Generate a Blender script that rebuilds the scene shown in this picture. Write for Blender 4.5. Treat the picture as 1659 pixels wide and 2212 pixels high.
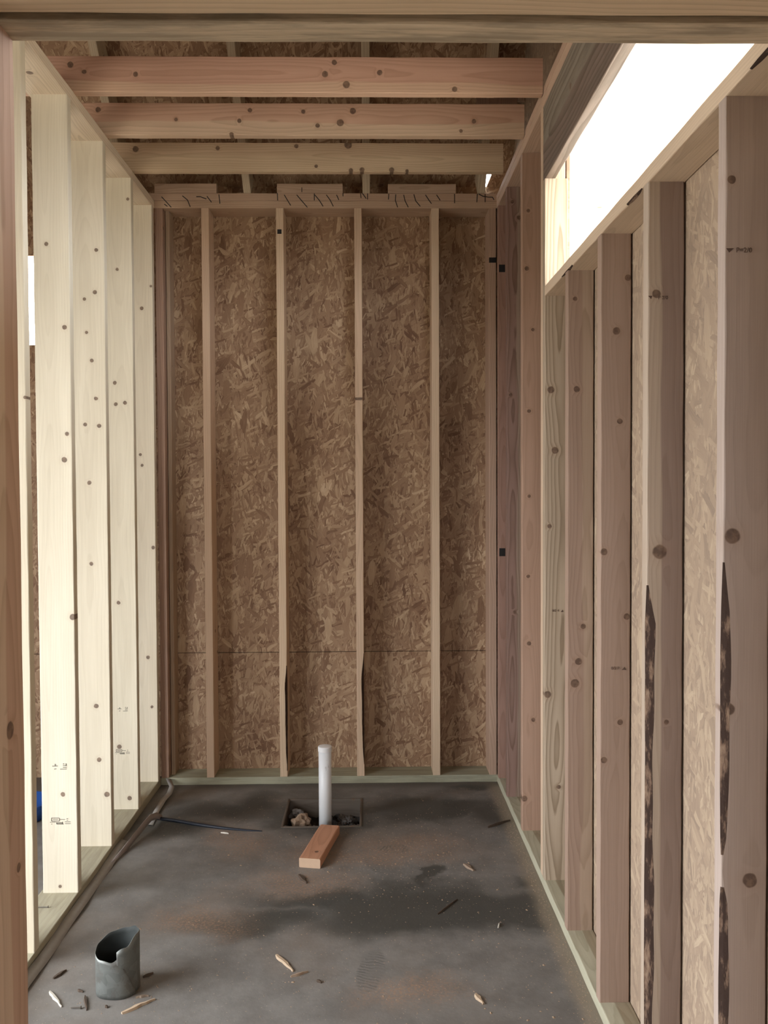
import bpy, bmesh, math, random
from mathutils import Vector, Matrix
random.seed(7)
C = bpy.context.scene.collection
for o in list(bpy.data.objects): bpy.data.objects.remove(o)

# ------------------------------------------------------------------ camera
F_PX, YAW, PITCH, ROLL, CAMH = 1838.802, 0.01725, -0.02657, -0.00461, 1.50391
cd = bpy.data.cameras.new('camera'); cam = bpy.data.objects.new('camera', cd); C.objects.link(cam)
cd.sensor_fit = 'VERTICAL'; cd.sensor_height = 36.0; cd.lens = 36.0*F_PX/2212.0
cd.clip_start = 0.05; cd.clip_end = 200
cam.matrix_world = Matrix.Translation((0, 0, CAMH)) @ Matrix.Rotation(-YAW, 4, 'Z') @ Matrix.Rotation(math.pi/2+PITCH, 4, 'X') @ Matrix.Rotation(ROLL, 4, 'Z')
bpy.context.scene.camera = cam
# ------------------------------------------------------------------ exposure, sky, daylight openings
sc = bpy.context.scene
sc.view_settings.view_transform = 'Standard'; sc.view_settings.look = 'None'
sc.view_settings.gamma = 1.0; sc.view_settings.use_curve_mapping = False
sc.view_settings.exposure = 0.0
SKY = 17.0
w = bpy.data.worlds.new('sky'); sc.world = w; w.use_nodes = True
bg = w.node_tree.nodes['Background']; bg.inputs[0].default_value = (0.93, 0.96, 1.0, 1); bg.inputs[1].default_value = SKY

def portal(name, loc, direction, sx, sy):
    l = bpy.data.lights.new(name, 'AREA'); l.shape = 'RECTANGLE'; l.size = sx; l.size_y = sy
    l.cycles.is_portal = True
    o = bpy.data.objects.new(name, l); C.objects.link(o); o.location = loc
    o.rotation_euler = Vector(direction).to_track_quat('-Z', 'Y').to_euler()
    return o
XWL = -2.7
LW = dict(y0=0.35, y1=2.55, z0=0.35, z1=2.15)      # window of the left room
FW = dict(x0=-0.8, x1=0.4, z0=1.15, z1=1.85)       # window of the front wall behind the camera
BW = dict(x0=-2.6, x1=-1.70, z0=2.26, z1=2.72)   # small high window of the back wall, beyond the left studs
TR = dict(y0=0.75, y1=3.177, z0=2.25, z1=2.93)   # clerestory opening in the right wall
portal('daylight_left_window', (XWL-.03, (LW['y0']+LW['y1'])/2, (LW['z0']+LW['z1'])/2), (1, 0, 0), LW['y1']-LW['y0'], LW['z1']-LW['z0'])
portal('daylight_front_window', ((FW['x0']+FW['x1'])/2, -2.63, (FW['z0']+FW['z1'])/2), (0, 1, 0), FW['x1']-FW['x0'], FW['z1']-FW['z0'])
portal('daylight_high_window', ((BW['x0']+BW['x1'])/2, 4.49, (BW['z0']+BW['z1'])/2), (0, -1, 0), BW['x1']-BW['x0'], BW['z1']-BW['z0'])
portal('daylight_clerestory', (0.765, (TR['y0']+TR['y1'])/2, (TR['z0']+TR['z1'])/2), (-1, 0, 0), TR['y1']-TR['y0'], TR['z1']-TR['z0'])

# ------------------------------------------------------------------ where a picture point lies on a known surface
def ray(px, py):
    a, b = px-829.5, py-1106
    c, s = math.cos(ROLL), math.sin(ROLL); u = c*a+s*b; v = -s*a+c*b
    x, y2, z2 = u/F_PX, 1.0, -v/F_PX
    c, s = math.cos(PITCH), math.sin(PITCH); y = c*y2-s*z2; z = s*y2+c*z2
    c, s = math.cos(YAW), math.sin(YAW)
    return Vector((c*x+s*y, -s*x+c*y, z))
def at(px, py, axis, val):
    r = ray(px, py); o = Vector((0, 0, CAMH)); i = 'xyz'.index(axis)
    return o + r*((val-o[i])/r[i])

# ------------------------------------------------------------------ tags
def tag(o, label=None, cat=None, group=None, kind=None):
    if label: o['label'] = label
    if cat: o['category'] = cat
    if group: o['group'] = group
    if kind: o['kind'] = kind
    return o
def newobj(name, bm, mats, parent=None, M=None, smooth=False):
    me = bpy.data.meshes.new(name); bm.normal_update(); bm.to_mesh(me); bm.free()
    o = bpy.data.objects.new(name, me); C.objects.link(o)
    for m in (mats if isinstance(mats, (list, tuple)) else [mats]): me.materials.append(m)
    if smooth:
        for p in me.polygons: p.use_smooth = True
    if M is not None: o.matrix_world = M
    if parent is not None:
        o.parent = parent; o.matrix_parent_inverse = parent.matrix_world.inverted()
    return o
def empty(name, loc=(0, 0, 0)):
    o = bpy.data.objects.new(name, None); C.objects.link(o); o.location = loc; o.empty_display_size = .05
    o.matrix_world = Matrix.Translation(loc)
    return o

# ------------------------------------------------------------------ node helpers
class NT:
    def __init__(s, nt): s.nt = nt; s.n = nt.nodes; s.l = nt.links
    def put(s, sock, v):
        if isinstance(v, bpy.types.NodeSocket): s.l.new(v, sock)
        elif v is not None:
            if hasattr(sock.default_value, '__len__') and not hasattr(v, '__len__'): v = (v,)*len(sock.default_value)
            if hasattr(v, '__len__') and len(sock.default_value) == 4 and len(v) == 3: v = tuple(v)+(1,)
            sock.default_value = v
    def math(s, op, a, b=None, c=None, clamp=False):
        n = s.n.new('ShaderNodeMath'); n.operation = op; n.use_clamp = clamp
        s.put(n.inputs[0], a)
        if b is not None: s.put(n.inputs[1], b)
        if c is not None: s.put(n.inputs[2], c)
        return n.outputs[0]
    def vmath(s, op, a, b=None):
        n = s.n.new('ShaderNodeVectorMath'); n.operation = op; s.put(n.inputs[0], a)
        if b is not None: s.put(n.inputs[1], b)
        return n.outputs['Value'] if op in ('LENGTH', 'DISTANCE', 'DOT_PRODUCT') else n.outputs[0]
    def sep(s, v):
        n = s.n.new('ShaderNodeSeparateXYZ'); s.put(n.inputs[0], v); return n.outputs
    def comb(s, x=0, y=0, z=0):
        n = s.n.new('ShaderNodeCombineXYZ')
        for i, v in enumerate((x, y, z)): s.put(n.inputs[i], v)
        return n.outputs[0]
    def noise(s, v, scale=1, detail=2, rough=.5, dist=0):
        n = s.n.new('ShaderNodeTexNoise'); s.put(n.inputs['Vector'], v); s.put(n.inputs['Scale'], scale)
        s.put(n.inputs['Detail'], detail); s.put(n.inputs['Roughness'], rough); s.put(n.inputs['Distortion'], dist)
        return n.outputs
    def voro(s, v, scale=1, dim='3D', metric='EUCLIDEAN', rnd=1):
        n = s.n.new('ShaderNodeTexVoronoi'); n.voronoi_dimensions = dim; n.distance = metric
        s.put(n.inputs['Vector'], v); s.put(n.inputs['Scale'], scale); s.put(n.inputs['Randomness'], rnd)
        return n.outputs
    def ss(s, v, a, b):
        n = s.n.new('ShaderNodeMapRange'); n.interpolation_type = 'SMOOTHSTEP'
        s.put(n.inputs[0], v); s.put(n.inputs[1], a); s.put(n.inputs[2], b); n.inputs[3].default_value = 0; n.inputs[4].default_value = 1
        return n.outputs[0]
    def mix(s, f, a, b, mode='MIX'):
        n = s.n.new('ShaderNodeMix'); n.data_type = 'RGBA'; n.blend_type = mode
        s.put(n.inputs[0], f); s.put(n.inputs[6], a); s.put(n.inputs[7], b); return n.outputs[2]
    def ramp(s, v, stops):
        n = s.n.new('ShaderNodeValToRGB'); s.put(n.inputs[0], v)
        while len(n.color_ramp.elements) < len(stops): n.color_ramp.elements.new(.5)
        for e, (p, c) in zip(n.color_ramp.elements, stops): e.position = p; e.color = tuple(c)+(1,)
        return n.outputs[0]
    def bump(s, h, strength, dist=.001):
        n = s.n.new('ShaderNodeBump'); s.put(n.inputs['Height'], h); n.inputs['Strength'].default_value = strength; n.inputs['Distance'].default_value = dist
        return n.outputs[0]
def mat_new(name, rough=.7, spec=.3):
    m = bpy.data.materials.new(name); m.use_nodes = True; t = NT(m.node_tree)
    b = m.node_tree.nodes['Principled BSDF']; b.inputs['Roughness'].default_value = rough
    b.inputs['Specular IOR Level'].default_value = spec
    return m, t, b
def objco(t):
    return t.n.new('ShaderNodeTexCoord').outputs['Object']
def flat(name, col, rough=.6, metal=0, spec=.3, nz=.15, scale=40):
    m, t, b = mat_new(name, rough, spec); b.inputs['Metallic'].default_value = metal
    f = t.noise(objco(t), scale, 4, .6)[0]
    c = t.mix(t.math('MULTIPLY', f, nz*2), col, tuple(x*.45 for x in col)); t.put(b.inputs['Base Color'], c)
    return m

# wood grain as a group: local x runs along the board, y is its thickness, z its width
def make_wood_group():
    g = bpy.data.node_groups.new('WoodGrain', 'ShaderNodeTree'); I = g.interface
    for nm, ty, dv in (('Sap', 'NodeSocketColor', (.7, .55, .37, 1)), ('Heart', 'NodeSocketColor', (.55, .34, .24, 1)), ('HS', 'NodeSocketFloat', 1.),
                       ('HO', 'NodeSocketFloat', -1.), ('Seed', 'NodeSocketFloat', 0.), ('Dens', 'NodeSocketFloat', 160.), ('Con', 'NodeSocketFloat', .2),
                       ('PY', 'NodeSocketFloat', -.05), ('PZ', 'NodeSocketFloat', 0.), ('Auto', 'NodeSocketFloat', .15), ('KM', 'NodeSocketFloat', 0.), ('KD', 'NodeSocketFloat', 0.), ('Stain', 'NodeSocketFloat', 0.)):
        s_ = I.new_socket(nm, in_out='INPUT', socket_type=ty); s_.default_value = dv
    I.new_socket('Color', in_out='OUTPUT', socket_type='NodeSocketColor'); I.new_socket('Height', in_out='OUTPUT', socket_type='NodeSocketFloat')
    t = NT(g); gi = t.n.new('NodeGroupInput').outputs; go = t.n.new('NodeGroupOutput')
    P = objco(t); x, y, z = t.sep(P)
    sd = t.math('MULTIPLY', gi['Seed'], 7.31)
    xs = t.math('ADD', x, sd)
    # automatic small knots: cells on the wide face
    kv = t.voro(t.comb(t.math('MULTIPLY', xs, 9.0), t.math('MULTIPLY_ADD', z, 9.0, sd), 0), 1, '2D')
    kr = t.sep(kv['Color'])
    on = t.math('LESS_THAN', kr[0], gi['Auto'])
    rad = t.math('MULTIPLY_ADD', kr[1], .07, .02)
    kd = t.math('DIVIDE', kv['Distance'], rad)
    km = t.math('MULTIPLY', t.math('SUBTRACT', 1, t.ss(kd, .8, 1.15)), on)
    kh = t.math('MULTIPLY', t.math('SUBTRACT', 1, t.ss(kd, 0, 3.2)), on)
    KM = t.math('MAXIMUM', km, gi['KM']); KH = t.math('MAXIMUM', kh, gi['KD'])
    # annual rings around a wandering pith
    wv = t.noise(t.comb(t.math('MULTIPLY', xs, .9), sd, 0), 1, 2)['Color']; ws = t.sep(wv)
    yy = t.math('SUBTRACT', t.math('MULTIPLY_ADD', t.math('SUBTRACT', ws[0], .5), .10, y), gi['PY'])
    zz = t.math('SUBTRACT', t.math('MULTIPLY_ADD', t.math('SUBTRACT', ws[1], .5), .07, z), gi['PZ'])
    fn = t.noise(t.comb(t.math('MULTIPLY', xs, 3), t.math('MULTIPLY', y, 14), t.math('MULTIPLY', z, 14)), 1, 3, .55)[0]
    r = t.math('SQRT', t.math('ADD', t.math('MULTIPLY', yy, yy), t.math('MULTIPLY', zz, zz)))
    r = t.math('ADD', r, t.math('MULTIPLY', KH, .007)); r = t.math('MULTIPLY_ADD', fn, .012, r)
    ph = t.math('FRACT', t.math('MULTIPLY', r, gi['Dens']))
    ring = t.math('MULTIPLY', t.math('POWER', ph, 2.2), t.math('SUBTRACT', 1, t.ss(ph, .9, 1.0)))
    fib = t.noise(t.comb(t.math('MULTIPLY', xs, 5), t.math('MULTIPLY', y, 420), t.math('MULTIPLY', z, 420)), 1, 3, .6)[0]
    big = t.noise(t.comb(t.math('MULTIPLY', xs, 1.6), t.math('MULTIPLY', y, 18), t.math('MULTIPLY', z, 18)), 1, 3, .5)[0]
    hn = t.noise(t.comb(t.math('MULTIPLY', xs, 1.5), sd, t.math('MULTIPLY', z, 3)), 1, 2)[0]
    hv = t.math('ADD', t.math('MULTIPLY_ADD', z, gi['HS'], gi['HO']), t.math('MULTIPLY', t.math('SUBTRACT', hn, .5), .05))
    base = t.mix(t.ss(hv, -.002, .004), gi['Sap'], gi['Heart'])
    k = t.math('SUBTRACT', 1, t.math('MULTIPLY', ring, gi['Con']))
    k = t.math('MULTIPLY', k, t.math('MULTIPLY_ADD', fib, .22, .89))
    k = t.math('MULTIPLY', k, t.math('MULTIPLY_ADD', big, .30, .85))
    col = t.mix(1, base, t.comb(k, t.math('POWER', k, 1.12), t.math('POWER', k, 1.3)), 'MULTIPLY')
    st = t.math('MULTIPLY', t.ss(t.noise(t.comb(t.math('MULTIPLY', xs, 2.5), t.math('MULTIPLY', y, 20), t.math('MULTIPLY', z, 20)), 1.5, 5, .7)[0], .42, .62), gi['Stain'])
    col = t.mix(st, col, (.10, .085, .065))
    col = t.mix(t.math('MULTIPLY', KH, .14), col, (.30, .16, .08))
    ki = t.mix(t.ss(t.noise(P, 90, 3)[0], .35, .65), (.085, .05, .035), (.17, .105, .07))
    col = t.mix(t.math('MULTIPLY', KM, .85), col, ki)
    t.l.new(col, go.inputs['Color']); t.l.new(t.math('SUBTRACT', fib, t.math('MULTIPLY', ring, .4)), go.inputs['Height'])
    return g
WG = make_wood_group()
SPR = (.66, .59, .455); PINE = (.66, .52, .34); FIR = (.50, .345, .25); RED = (.36, .23, .165); TAN = (.53, .40, .27); PT = (.37, .36, .26)
_wc = [0]
def wood(name, sap=PINE, heart=FIR, ho=-1., hs=0., dens=150., con=.22, py=None, pz=None, auto=.12, knots=(), seed=None, rough=.62, stain=0.):
    _wc[0] += 1; sd = _wc[0]*1.37 if seed is None else seed; rnd = random.Random(_wc[0])
    m, t, b = mat_new(name, rough, .25)
    g = t.n.new('ShaderNodeGroup'); g.node_tree = WG
    km = kd = None
    if knots:
        P = objco(t); x, y, z = t.sep(P); P2 = t.comb(x, 0, z)
        wob = t.math('MULTIPLY', t.noise(P, 60, 1)[0], .004)
        for kx, kz, kr in knots:
            d = t.math('DIVIDE', t.math('SUBTRACT', t.vmath('DISTANCE', P2, (kx, 0, kz)), wob), kr)
            a = t.math('SUBTRACT', 1, t.ss(d, .8, 1.1)); h = t.math('SUBTRACT', 1, t.ss(d, 0, 3.2))
            km = a if km is None else t.math('MAXIMUM', km, a); kd = h if kd is None else t.math('MAXIMUM', kd, h)
    for nm, v in (('Sap', sap), ('Heart', heart), ('HS', hs), ('HO', ho), ('Seed', sd), ('Dens', dens), ('Con', con),
                  ('PY', rnd.uniform(-.09, -.035) if py is None else py), ('PZ', rnd.uniform(-.02, .02) if pz is None else pz), ('Auto', auto), ('KM', km), ('KD', kd), ('Stain', stain)):
        t.put(g.inputs[nm], v)
    t.l.new(g.outputs[0], b.inputs['Base Color']); t.l.new(t.bump(g.outputs[1], .25, .0008), b.inputs['Normal'])
    return m

# oriented strand board: flakes of several directions laid over one another; local x, y lie in the sheet
def make_osb_group():
    g = bpy.data.node_groups.new('StrandBoard', 'ShaderNodeTree'); I = g.interface
    for nm, dv in (('Seed', 0.), ('Ang', 0.)): I.new_socket(nm, in_out='INPUT', socket_type='NodeSocketFloat').default_value = dv
    I.new_socket('Color', in_out='OUTPUT', socket_type='NodeSocketColor'); I.new_socket('Height', in_out='OUTPUT', socket_type='NodeSocketFloat')
    t = NT(g); gi = t.n.new('NodeGroupInput').outputs; go = t.n.new('NodeGroupOutput')
    P0 = objco(t); x, y, z = t.sep(P0)
    P = t.comb(t.math('ADD', x, gi['Seed']), t.math('MULTIPLY_ADD', gi['Seed'], .7, y), 0)
    wn = t.noise(P, 9, 2)['Color']; Pw = t.vmath('ADD', P, t.vmath('MULTIPLY', t.vmath('SUBTRACT', wn, (.5, .5, .5)), (.022, .022, 0)))
    wn2 = t.noise(P, 45, 2)['Color']; Pw = t.vmath('ADD', Pw, t.vmath('MULTIPLY', t.vmath('SUBTRACT', wn2, (.5, .5, .5)), (.005, .005, 0)))
    cp = cv = ch = cf = None
    LAY = [(86, .150, .042), (66, .120, .030), (108, .135, .034), (35, .095, .022), (140, .10, .024), (8, .085, .018), (96, .080, .014), (74, .060, .012), (122, .070, .015), (20, .07, .013), (84, .05, .008), (62, .045, .007), (104, .055, .009)]
    for i, (a, L, W) in enumerate(LAY):
        n = t.n.new('ShaderNodeVectorRotate'); n.rotation_type = 'Z_AXIS'; t.put(n.inputs['Vector'], Pw)
        t.put(n.inputs['Angle'], t.math('ADD', gi['Ang'], -math.radians(a)))
        q = t.vmath('ADD', t.vmath('MULTIPLY', n.outputs[0], (1/L, 1/W, 0)), (i*17.3, i*9.1, 0))
        v = t.voro(q, 1, '2D', 'CHEBYCHEV' if i % 2 else 'EUCLIDEAN'); c = t.sep(v['Color'])
        fb = t.noise(t.vmath('MULTIPLY', n.outputs[0], (14, 330, 0)), 1, 2, .6)[0]
        edge = t.ss(v['Distance'], .34, .70)
        hgt = t.math('SUBTRACT', c[0], t.math('MULTIPLY', edge, .12))
        pr = t.math('SUBTRACT', t.math('SUBTRACT', c[0], t.math('MULTIPLY', edge, .45)), .03*(i % 3))
        if cp is None: cp, cv, ch, cf = pr, c[1], edge, fb
        else:
            m_ = t.math('GREATER_THAN', pr, cp)
            def sel(A, B):
                return t.math('ADD', t.math('MULTIPLY', B, m_), t.math('MULTIPLY', A, t.math('SUBTRACT', 1, m_)))
            cv, ch, cf = sel(cv, c[1]), sel(ch, edge), sel(cf, fb); cp = t.math('MAXIMUM', cp, pr)
    val = t.math('ADD', t.math('MULTIPLY', cv, .58), t.math('MULTIPLY', cf, .42))
    big = t.noise(P, 3, 2)[0]; val = t.math('ADD', val, t.math('MULTIPLY', t.math('SUBTRACT', big, .5), .35))
    col = t.ramp(val, [(0.0, (.10, .05, .03)), (.18, (.18, .098, .055)), (.34, (.27, .162, .095)), (.56, (.345, .222, .135)), (.76, (.45, .315, .195)), (1, (.70, .54, .37))])
    col = t.mix(t.math('MULTIPLY', ch, .30), col, (.11, .058, .03))
    t.l.new(col, go.inputs[0]); t.l.new(t.math('SUBTRACT', t.math('ADD', cp, t.math('MULTIPLY', cf, .15)), ch), go.inputs[1])
    return g
OG = make_osb_group()
def osb(name, seed=0., ang=0., tint=None, tf=0., seams=()):
    m, t, b = mat_new(name, .65, .3); g = t.n.new('ShaderNodeGroup'); g.node_tree = OG
    g.inputs['Seed'].default_value = seed; g.inputs['Ang'].default_value = ang; c = g.outputs[0]
    if tint: c = t.mix(tf, c, tint)
    t.l.new(c, b.inputs['Base Color']); t.l.new(t.bump(g.outputs[1], .35, .002), b.inputs['Normal'])
    return m

# ------------------------------------------------------------------ boards
R_STUD_SIDE = Matrix(((0, 0, -1), (0, 1, 0), (1, 0, 0)))      # length up, thickness along y, width along x
R_STUD_BACK = Matrix(((0, 1, 0), (0, 0, 1), (1, 0, 0)))       # length up, thickness along x, width along y
R_PLATE_Y = Matrix(((0, 0, 1), (1, 0, 0), (0, 1, 0)))         # length along y, thickness up, width along x
R_PLATE_X = Matrix(((1, 0, 0), (0, 0, -1), (0, 1, 0)))        # length along x, thickness up, width along y
R_JOIST = Matrix(((1, 0, 0), (0, 1, 0), (0, 0, 1)))           # length along x, thickness along y, width up
R_BEAM = Matrix(((0, -1, 0), (1, 0, 0), (0, 0, 1)))           # length along y, thickness along x, width up
bark, _t, _b = mat_new('bark', .9, .1)
_P = objco(_t)
_c = _t.ramp(_t.noise(_t.vmath('MULTIPLY', _P, (14, 60, 60)), 1, 5, .65)[0], [(.0, (.035, .022, .018)), (.50, (.055, .035, .027)), (.60, (.20, .13, .09)), (.8, (.38, .28, .19))])
_t.l.new(_c, _b.inputs['Base Color']); _t.l.new(_t.bump(_t.noise(_P, 70, 4)[0], .8, .003), _b.inputs['Normal'])

def wv(a, b, d0, d1, f=7.):
    """missing edge: depth profile between a and b along the board"""
    def fn(x):
        if x < a or x > b: return (0, 0)
        s = min(1, (x-a)/.12, (b-x)/.12)
        n = .85+.12*math.sin(x*f+1.3)+.06*math.sin(x*31)
        return (d0*s*n, d1*s*n)
    return fn
def board_bm(L, T, W, wane=None, bow=.0, r=.0028, seed=0, nseg=None):
    """wane = (corner index 0..3, function). corners: 0(-y,-z) 1(+y,-z) 2(+y,+z) 3(-y,+z)"""
    bm = bmesh.new(); rnd = random.Random(seed); n = nseg or max(2, int(L/(.03 if wane else .07))); ph = rnd.uniform(0, 6)
    rings = []
    for i in range(n+1):
        x = -L/2+L*i/n; off = bow*math.sin(math.pi*i/n)
        pr = []
        for ci, (sy, sz) in enumerate(((-1, -1), (1, -1), (1, 1), (-1, 1))):
            cy, cz = sy*T/2, sz*W/2
            dy = dz = r*(1+.35*math.sin(x*23+ci*2+ph))
            if wane and wane[0] == ci:
                a, b_ = wane[1](x); dy = max(dy, a); dz = max(dz, b_)
            p1 = (cy, cz-sz*dz); p2 = (cy-sy*dy, cz)
            pm = (cy-sy*dy*.3, cz-sz*dz*.3)
            big = max(dy, dz) > .006
            if big: pm = (cy-sy*dy*.45, cz-sz*dz*.45)
            seq = [p2, pm, p1] if ci in (1, 3) else [p1, pm, p2]
            pr += seq
        rings.append([bm.verts.new((x, a+off, b_)) for a, b_ in pr])
    for i in range(n):
        for k in range(12):
            f = bm.faces.new((rings[i][k], rings[i][(k+1) % 12], rings[i+1][(k+1) % 12], rings[i+1][k]))
            if wane and k//3 == wane[0] and k % 3 < 2:
                a, b_ = wane[1](-L/2+L*(i+.5)/n)
                if max(a, b_) > .0036: f.material_index = 1
    bm.faces.new(rings[0][::-1]); bm.faces.new(rings[-1])
    bmesh.ops.recalc_face_normals(bm, faces=bm.faces)
    return bm
def board(name, x, y, z, R, mat, label=None, cat=None, group=None, parent=None, wane=None, bow=0., rot=None):
    """x, y, z: (min, max) in the world"""
    c = Vector(((x[0]+x[1])/2, (y[0]+y[1])/2, (z[0]+z[1])/2)); s = Vector((x[1]-x[0], y[1]-y[0], z[1]-z[0]))
    d = [abs(sum(R[i][k]*s[i] for i in range(3))) for k in range(3)]
    bm = board_bm(d[0], d[1], d[2], wane, bow, seed=hash((round(x[0], 3), round(y[0], 3), round(z[0], 3))) % 999)
    M = Matrix.Translation(c) @ R.to_4x4()
    if rot is not None: M = Matrix.Translation(c) @ rot.to_4x4() @ R.to_4x4()
    o = newobj(name, bm, [mat, bark] if wane else [mat], parent, M)
    return tag(o, label, cat, group)
def knots_on(cx, cz_, plane_y, lst, kind='stud', rscale=.95):
    """picture points of the knots -> local coordinates of the board"""
    out = []
    for px, py, r in lst:
        p = at(px, py, 'y', plane_y); rr = r*plane_y/F_PX*rscale
        if kind == 'stud': out.append((p.z-cz_, -(p.x-cx), rr))
        else: out.append((p.x-cx, p.z-cz_, rr))
    return out
# flat ink or pencil line on a surface: points (world), plane normal n
def stroke(name, pts, n, width, mat, parent, h=.0004):
    bm = bmesh.new(); n = Vector(n).normalized(); vs = []
    for i, p in enumerate(pts):
        p = Vector(p); a = Vector(pts[max(0, i-1)]); b = Vector(pts[min(len(pts)-1, i+1)])
        d = (b-a).normalized(); sdir = d.cross(n).normalized()*width/2
        vs.append([bm.verts.new(p+n*h+sdir), bm.verts.new(p+n*h-sdir), bm.verts.new(p+sdir-n*.0004), bm.verts.new(p-sdir-n*.0004)])
    for i in range(len(vs)-1):
        A, B = vs[i], vs[i+1]
        for q in ((0, 1), (1, 3), (3, 2), (2, 0)): bm.faces.new((A[q[0]], A[q[1]], B[q[1]], B[q[0]]))
    bm.faces.new(vs[0][:2]+vs[0][:1:-1]) if False else None
    bmesh.ops.recalc_face_normals(bm, faces=bm.faces)
    return newobj(name, bm, mat, parent)
pencil = flat('pencil', (.035, .03, .03), .8)
ink = flat('ink', (.10, .085, .07), .8)
ink_soft = flat('ink_soft', (.24, .22, .17), .8)

# ================================================================== STRUCTURE
XL, XR, YB = -1.069, .649, 4.322
HOLE = dict(x0=-.402, x1=-.040, y0=3.757, y1=4.105)
def boxes_bm(boxes, bm=None):
    bm = bm or bmesh.new()
    for (x0, x1, y0, y1, z0, z1) in boxes:
        vs = [bm.verts.new((x, y, z)) for x in (x0, x1) for y in (y0, y1) for z in (z0, z1)]
        for f in ((0, 1, 3, 2), (4, 6, 7, 5), (0, 4, 5, 1), (2, 3, 7, 6), (0, 2, 6, 4), (1, 5, 7, 3)): bm.faces.new([vs[i] for i in f])
    bmesh.ops.recalc_face_normals(bm, faces=bm.faces)
    return bm
# --- concrete slab
m, t, b = mat_new('concrete', .75, .35)
P = objco(t); x, y, z = t.sep(P)
wn = t.vmath('MULTIPLY', t.vmath('SUBTRACT', t.noise(P, 2.6, 5, .6)['Color'], (.5, .5, .5)), (.42, .42, 0))
wn2 = t.vmath('MULTIPLY', t.vmath('SUBTRACT', t.noise(P, 14, 4, .6)['Color'], (.5, .5, .5)), (.09, .09, 0))
Q = t.vmath('ADD', t.vmath('ADD', P, wn), wn2)
def blob(px, py, rx, ry, rot=0., soft=.5, Qv=None):
    p = at(px, py, 'z', 0)
    v = t.vmath('SUBTRACT', Qv or Q, (p.x, p.y, 0))
    if rot:
        n = t.n.new('ShaderNodeVectorRotate'); n.rotation_type = 'Z_AXIS'; t.put(n.inputs['Vector'], v); n.inputs['Angle'].default_value = -rot; v = n.outputs[0]
    d = t.vmath('LENGTH', t.vmath('MULTIPLY', v, (1/rx, 1/ry, 0)))
    return t.math('SUBTRACT', 1, t.ss(d, 1-soft, 1+soft*.4))
big = t.noise(P, 1.3, 4, .6)[0]; fine = t.noise(P, 60, 5, .7)[0]; mid = t.noise(P, 8, 5, .65)[0]
base = t.mix(t.ss(mid, .3, .7), (.155, .145, .132), (.225, .215, .198))
base = t.mix(t.math('MULTIPLY', t.ss(big, .45, .65), .45), base, (.225, .175, .135))
base = t.mix(t.math('MULTIPLY', fine, .35), base, (.12, .11, .10))
dark = None
for a in ((920, 1965, .50, .23, 0., .45), (1120, 1960, .20, .17, 0., .5), (700, 1945, .30, .10, 0., .6), (470, 1755, .36, .17, 0., .7), (930, 1752, .36, .17, 0., .5), (560, 1990, .3, .10, .2, .8), (700, 1760, .30, .26, 0, .4), (1040, 1700, .20, .05, 0., .6),
          (360, 1790, .30, .10, -.3, .8), (1150, 1900, .12, .06, 0, .6), (1060, 1765, .14, .14, 0., .8), (555, 1735, .15, .20, 0., .7), (930, 1895, .07, .09, 0., .4)):
    v = blob(*a); dark = v if dark is None else t.math('MAXIMUM', dark, v)
base = t.mix(t.math('MULTIPLY', dark, .88), base, (.052, .053, .048))
rust = None
for a in ((640, 1905, .22, .14, 0., .9), (880, 1830, .30, .16, 0., .9), (520, 1830, .16, .18, 0., .9), (800, 1850, .5, .12, 0., .9), (430, 1990, .2, .12, 0., 1.), (900, 2150, .18, .10, 0., .9)):
    v = blob(*a); rust = v if rust is None else t.math('MAXIMUM', rust, v)
sp = t.ss(t.noise(P, 110, 3, .6)[0], .46, .60)
base = t.mix(t.math('MULTIPLY', t.math('MULTIPLY', rust, t.math('MULTIPLY_ADD', sp, .6, .25)), .75), base, (.34, .205, .125))
# sawdust along the right sole plate, then a darker strip along the back wall
sdx = t.math('SUBTRACT', 1, t.ss(t.math('SUBTRACT', .649, t.math('MULTIPLY_ADD', mid, .05, x)), .0, .055))
base = t.mix(t.math('MULTIPLY', sdx, .7), base, (.30, .245, .18))
dkb = t.math('MULTIPLY', t.ss(t.math('ADD', y, t.math('MULTIPLY', mid, .08)), 4.27, 4.34), .6)
base = t.mix(dkb, base, (.09, .075, .06))
# boot print with tread bars
for (px, py, rot, ln) in ((800, 2098, -.18, .13), (815, 1868, .5, .09), (850, 1833, 1.4, .07)):
    p = at(px, py, 'z', 0); n = t.n.new('ShaderNodeVectorRotate'); n.rotation_type = 'Z_AXIS'
    t.put(n.inputs['Vector'], t.vmath('ADD', t.vmath('SUBTRACT', P, (p.x, p.y, 0)), t.vmath('MULTIPLY', wn2, (.5, .5, 0)))); n.inputs['Angle'].default_value = -rot
    fx, fy, _ = t.sep(n.outputs[0])
    d = t.vmath('LENGTH', t.vmath('MULTIPLY', n.outputs[0], (1/.045, 1/ln, 0))); msk = t.math('SUBTRACT', 1, t.ss(d, .8, 1.05))
    bars = t.ss(t.math('SINE', t.math('ADD', t.math('MULTIPLY', fy, 420), t.math('MULTIPLY', fx, 60))), -.2, .4)
    base = t.mix(t.math('MULTIPLY', t.math('MULTIPLY', msk, t.math('MULTIPLY_ADD', bars, .45, .15)), t.ss(mid, .40, .62)), base, (.07, .066, .06))
spk = t.ss(t.voro(P, 55)['Distance'], .06, .12); base = t.mix(t.math('MULTIPLY', t.math('SUBTRACT', 1, spk), .5), base, (.42, .36, .27))
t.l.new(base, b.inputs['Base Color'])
t.put(b.inputs['Roughness'], t.math('SUBTRACT', .72, t.math('MULTIPLY', dark, .22)))
t.l.new(t.bump(t.math('ADD', mid, t.math('MULTIPLY', fine, .4)), .35, .004), b.inputs['Normal'])
CONC = m
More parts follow.
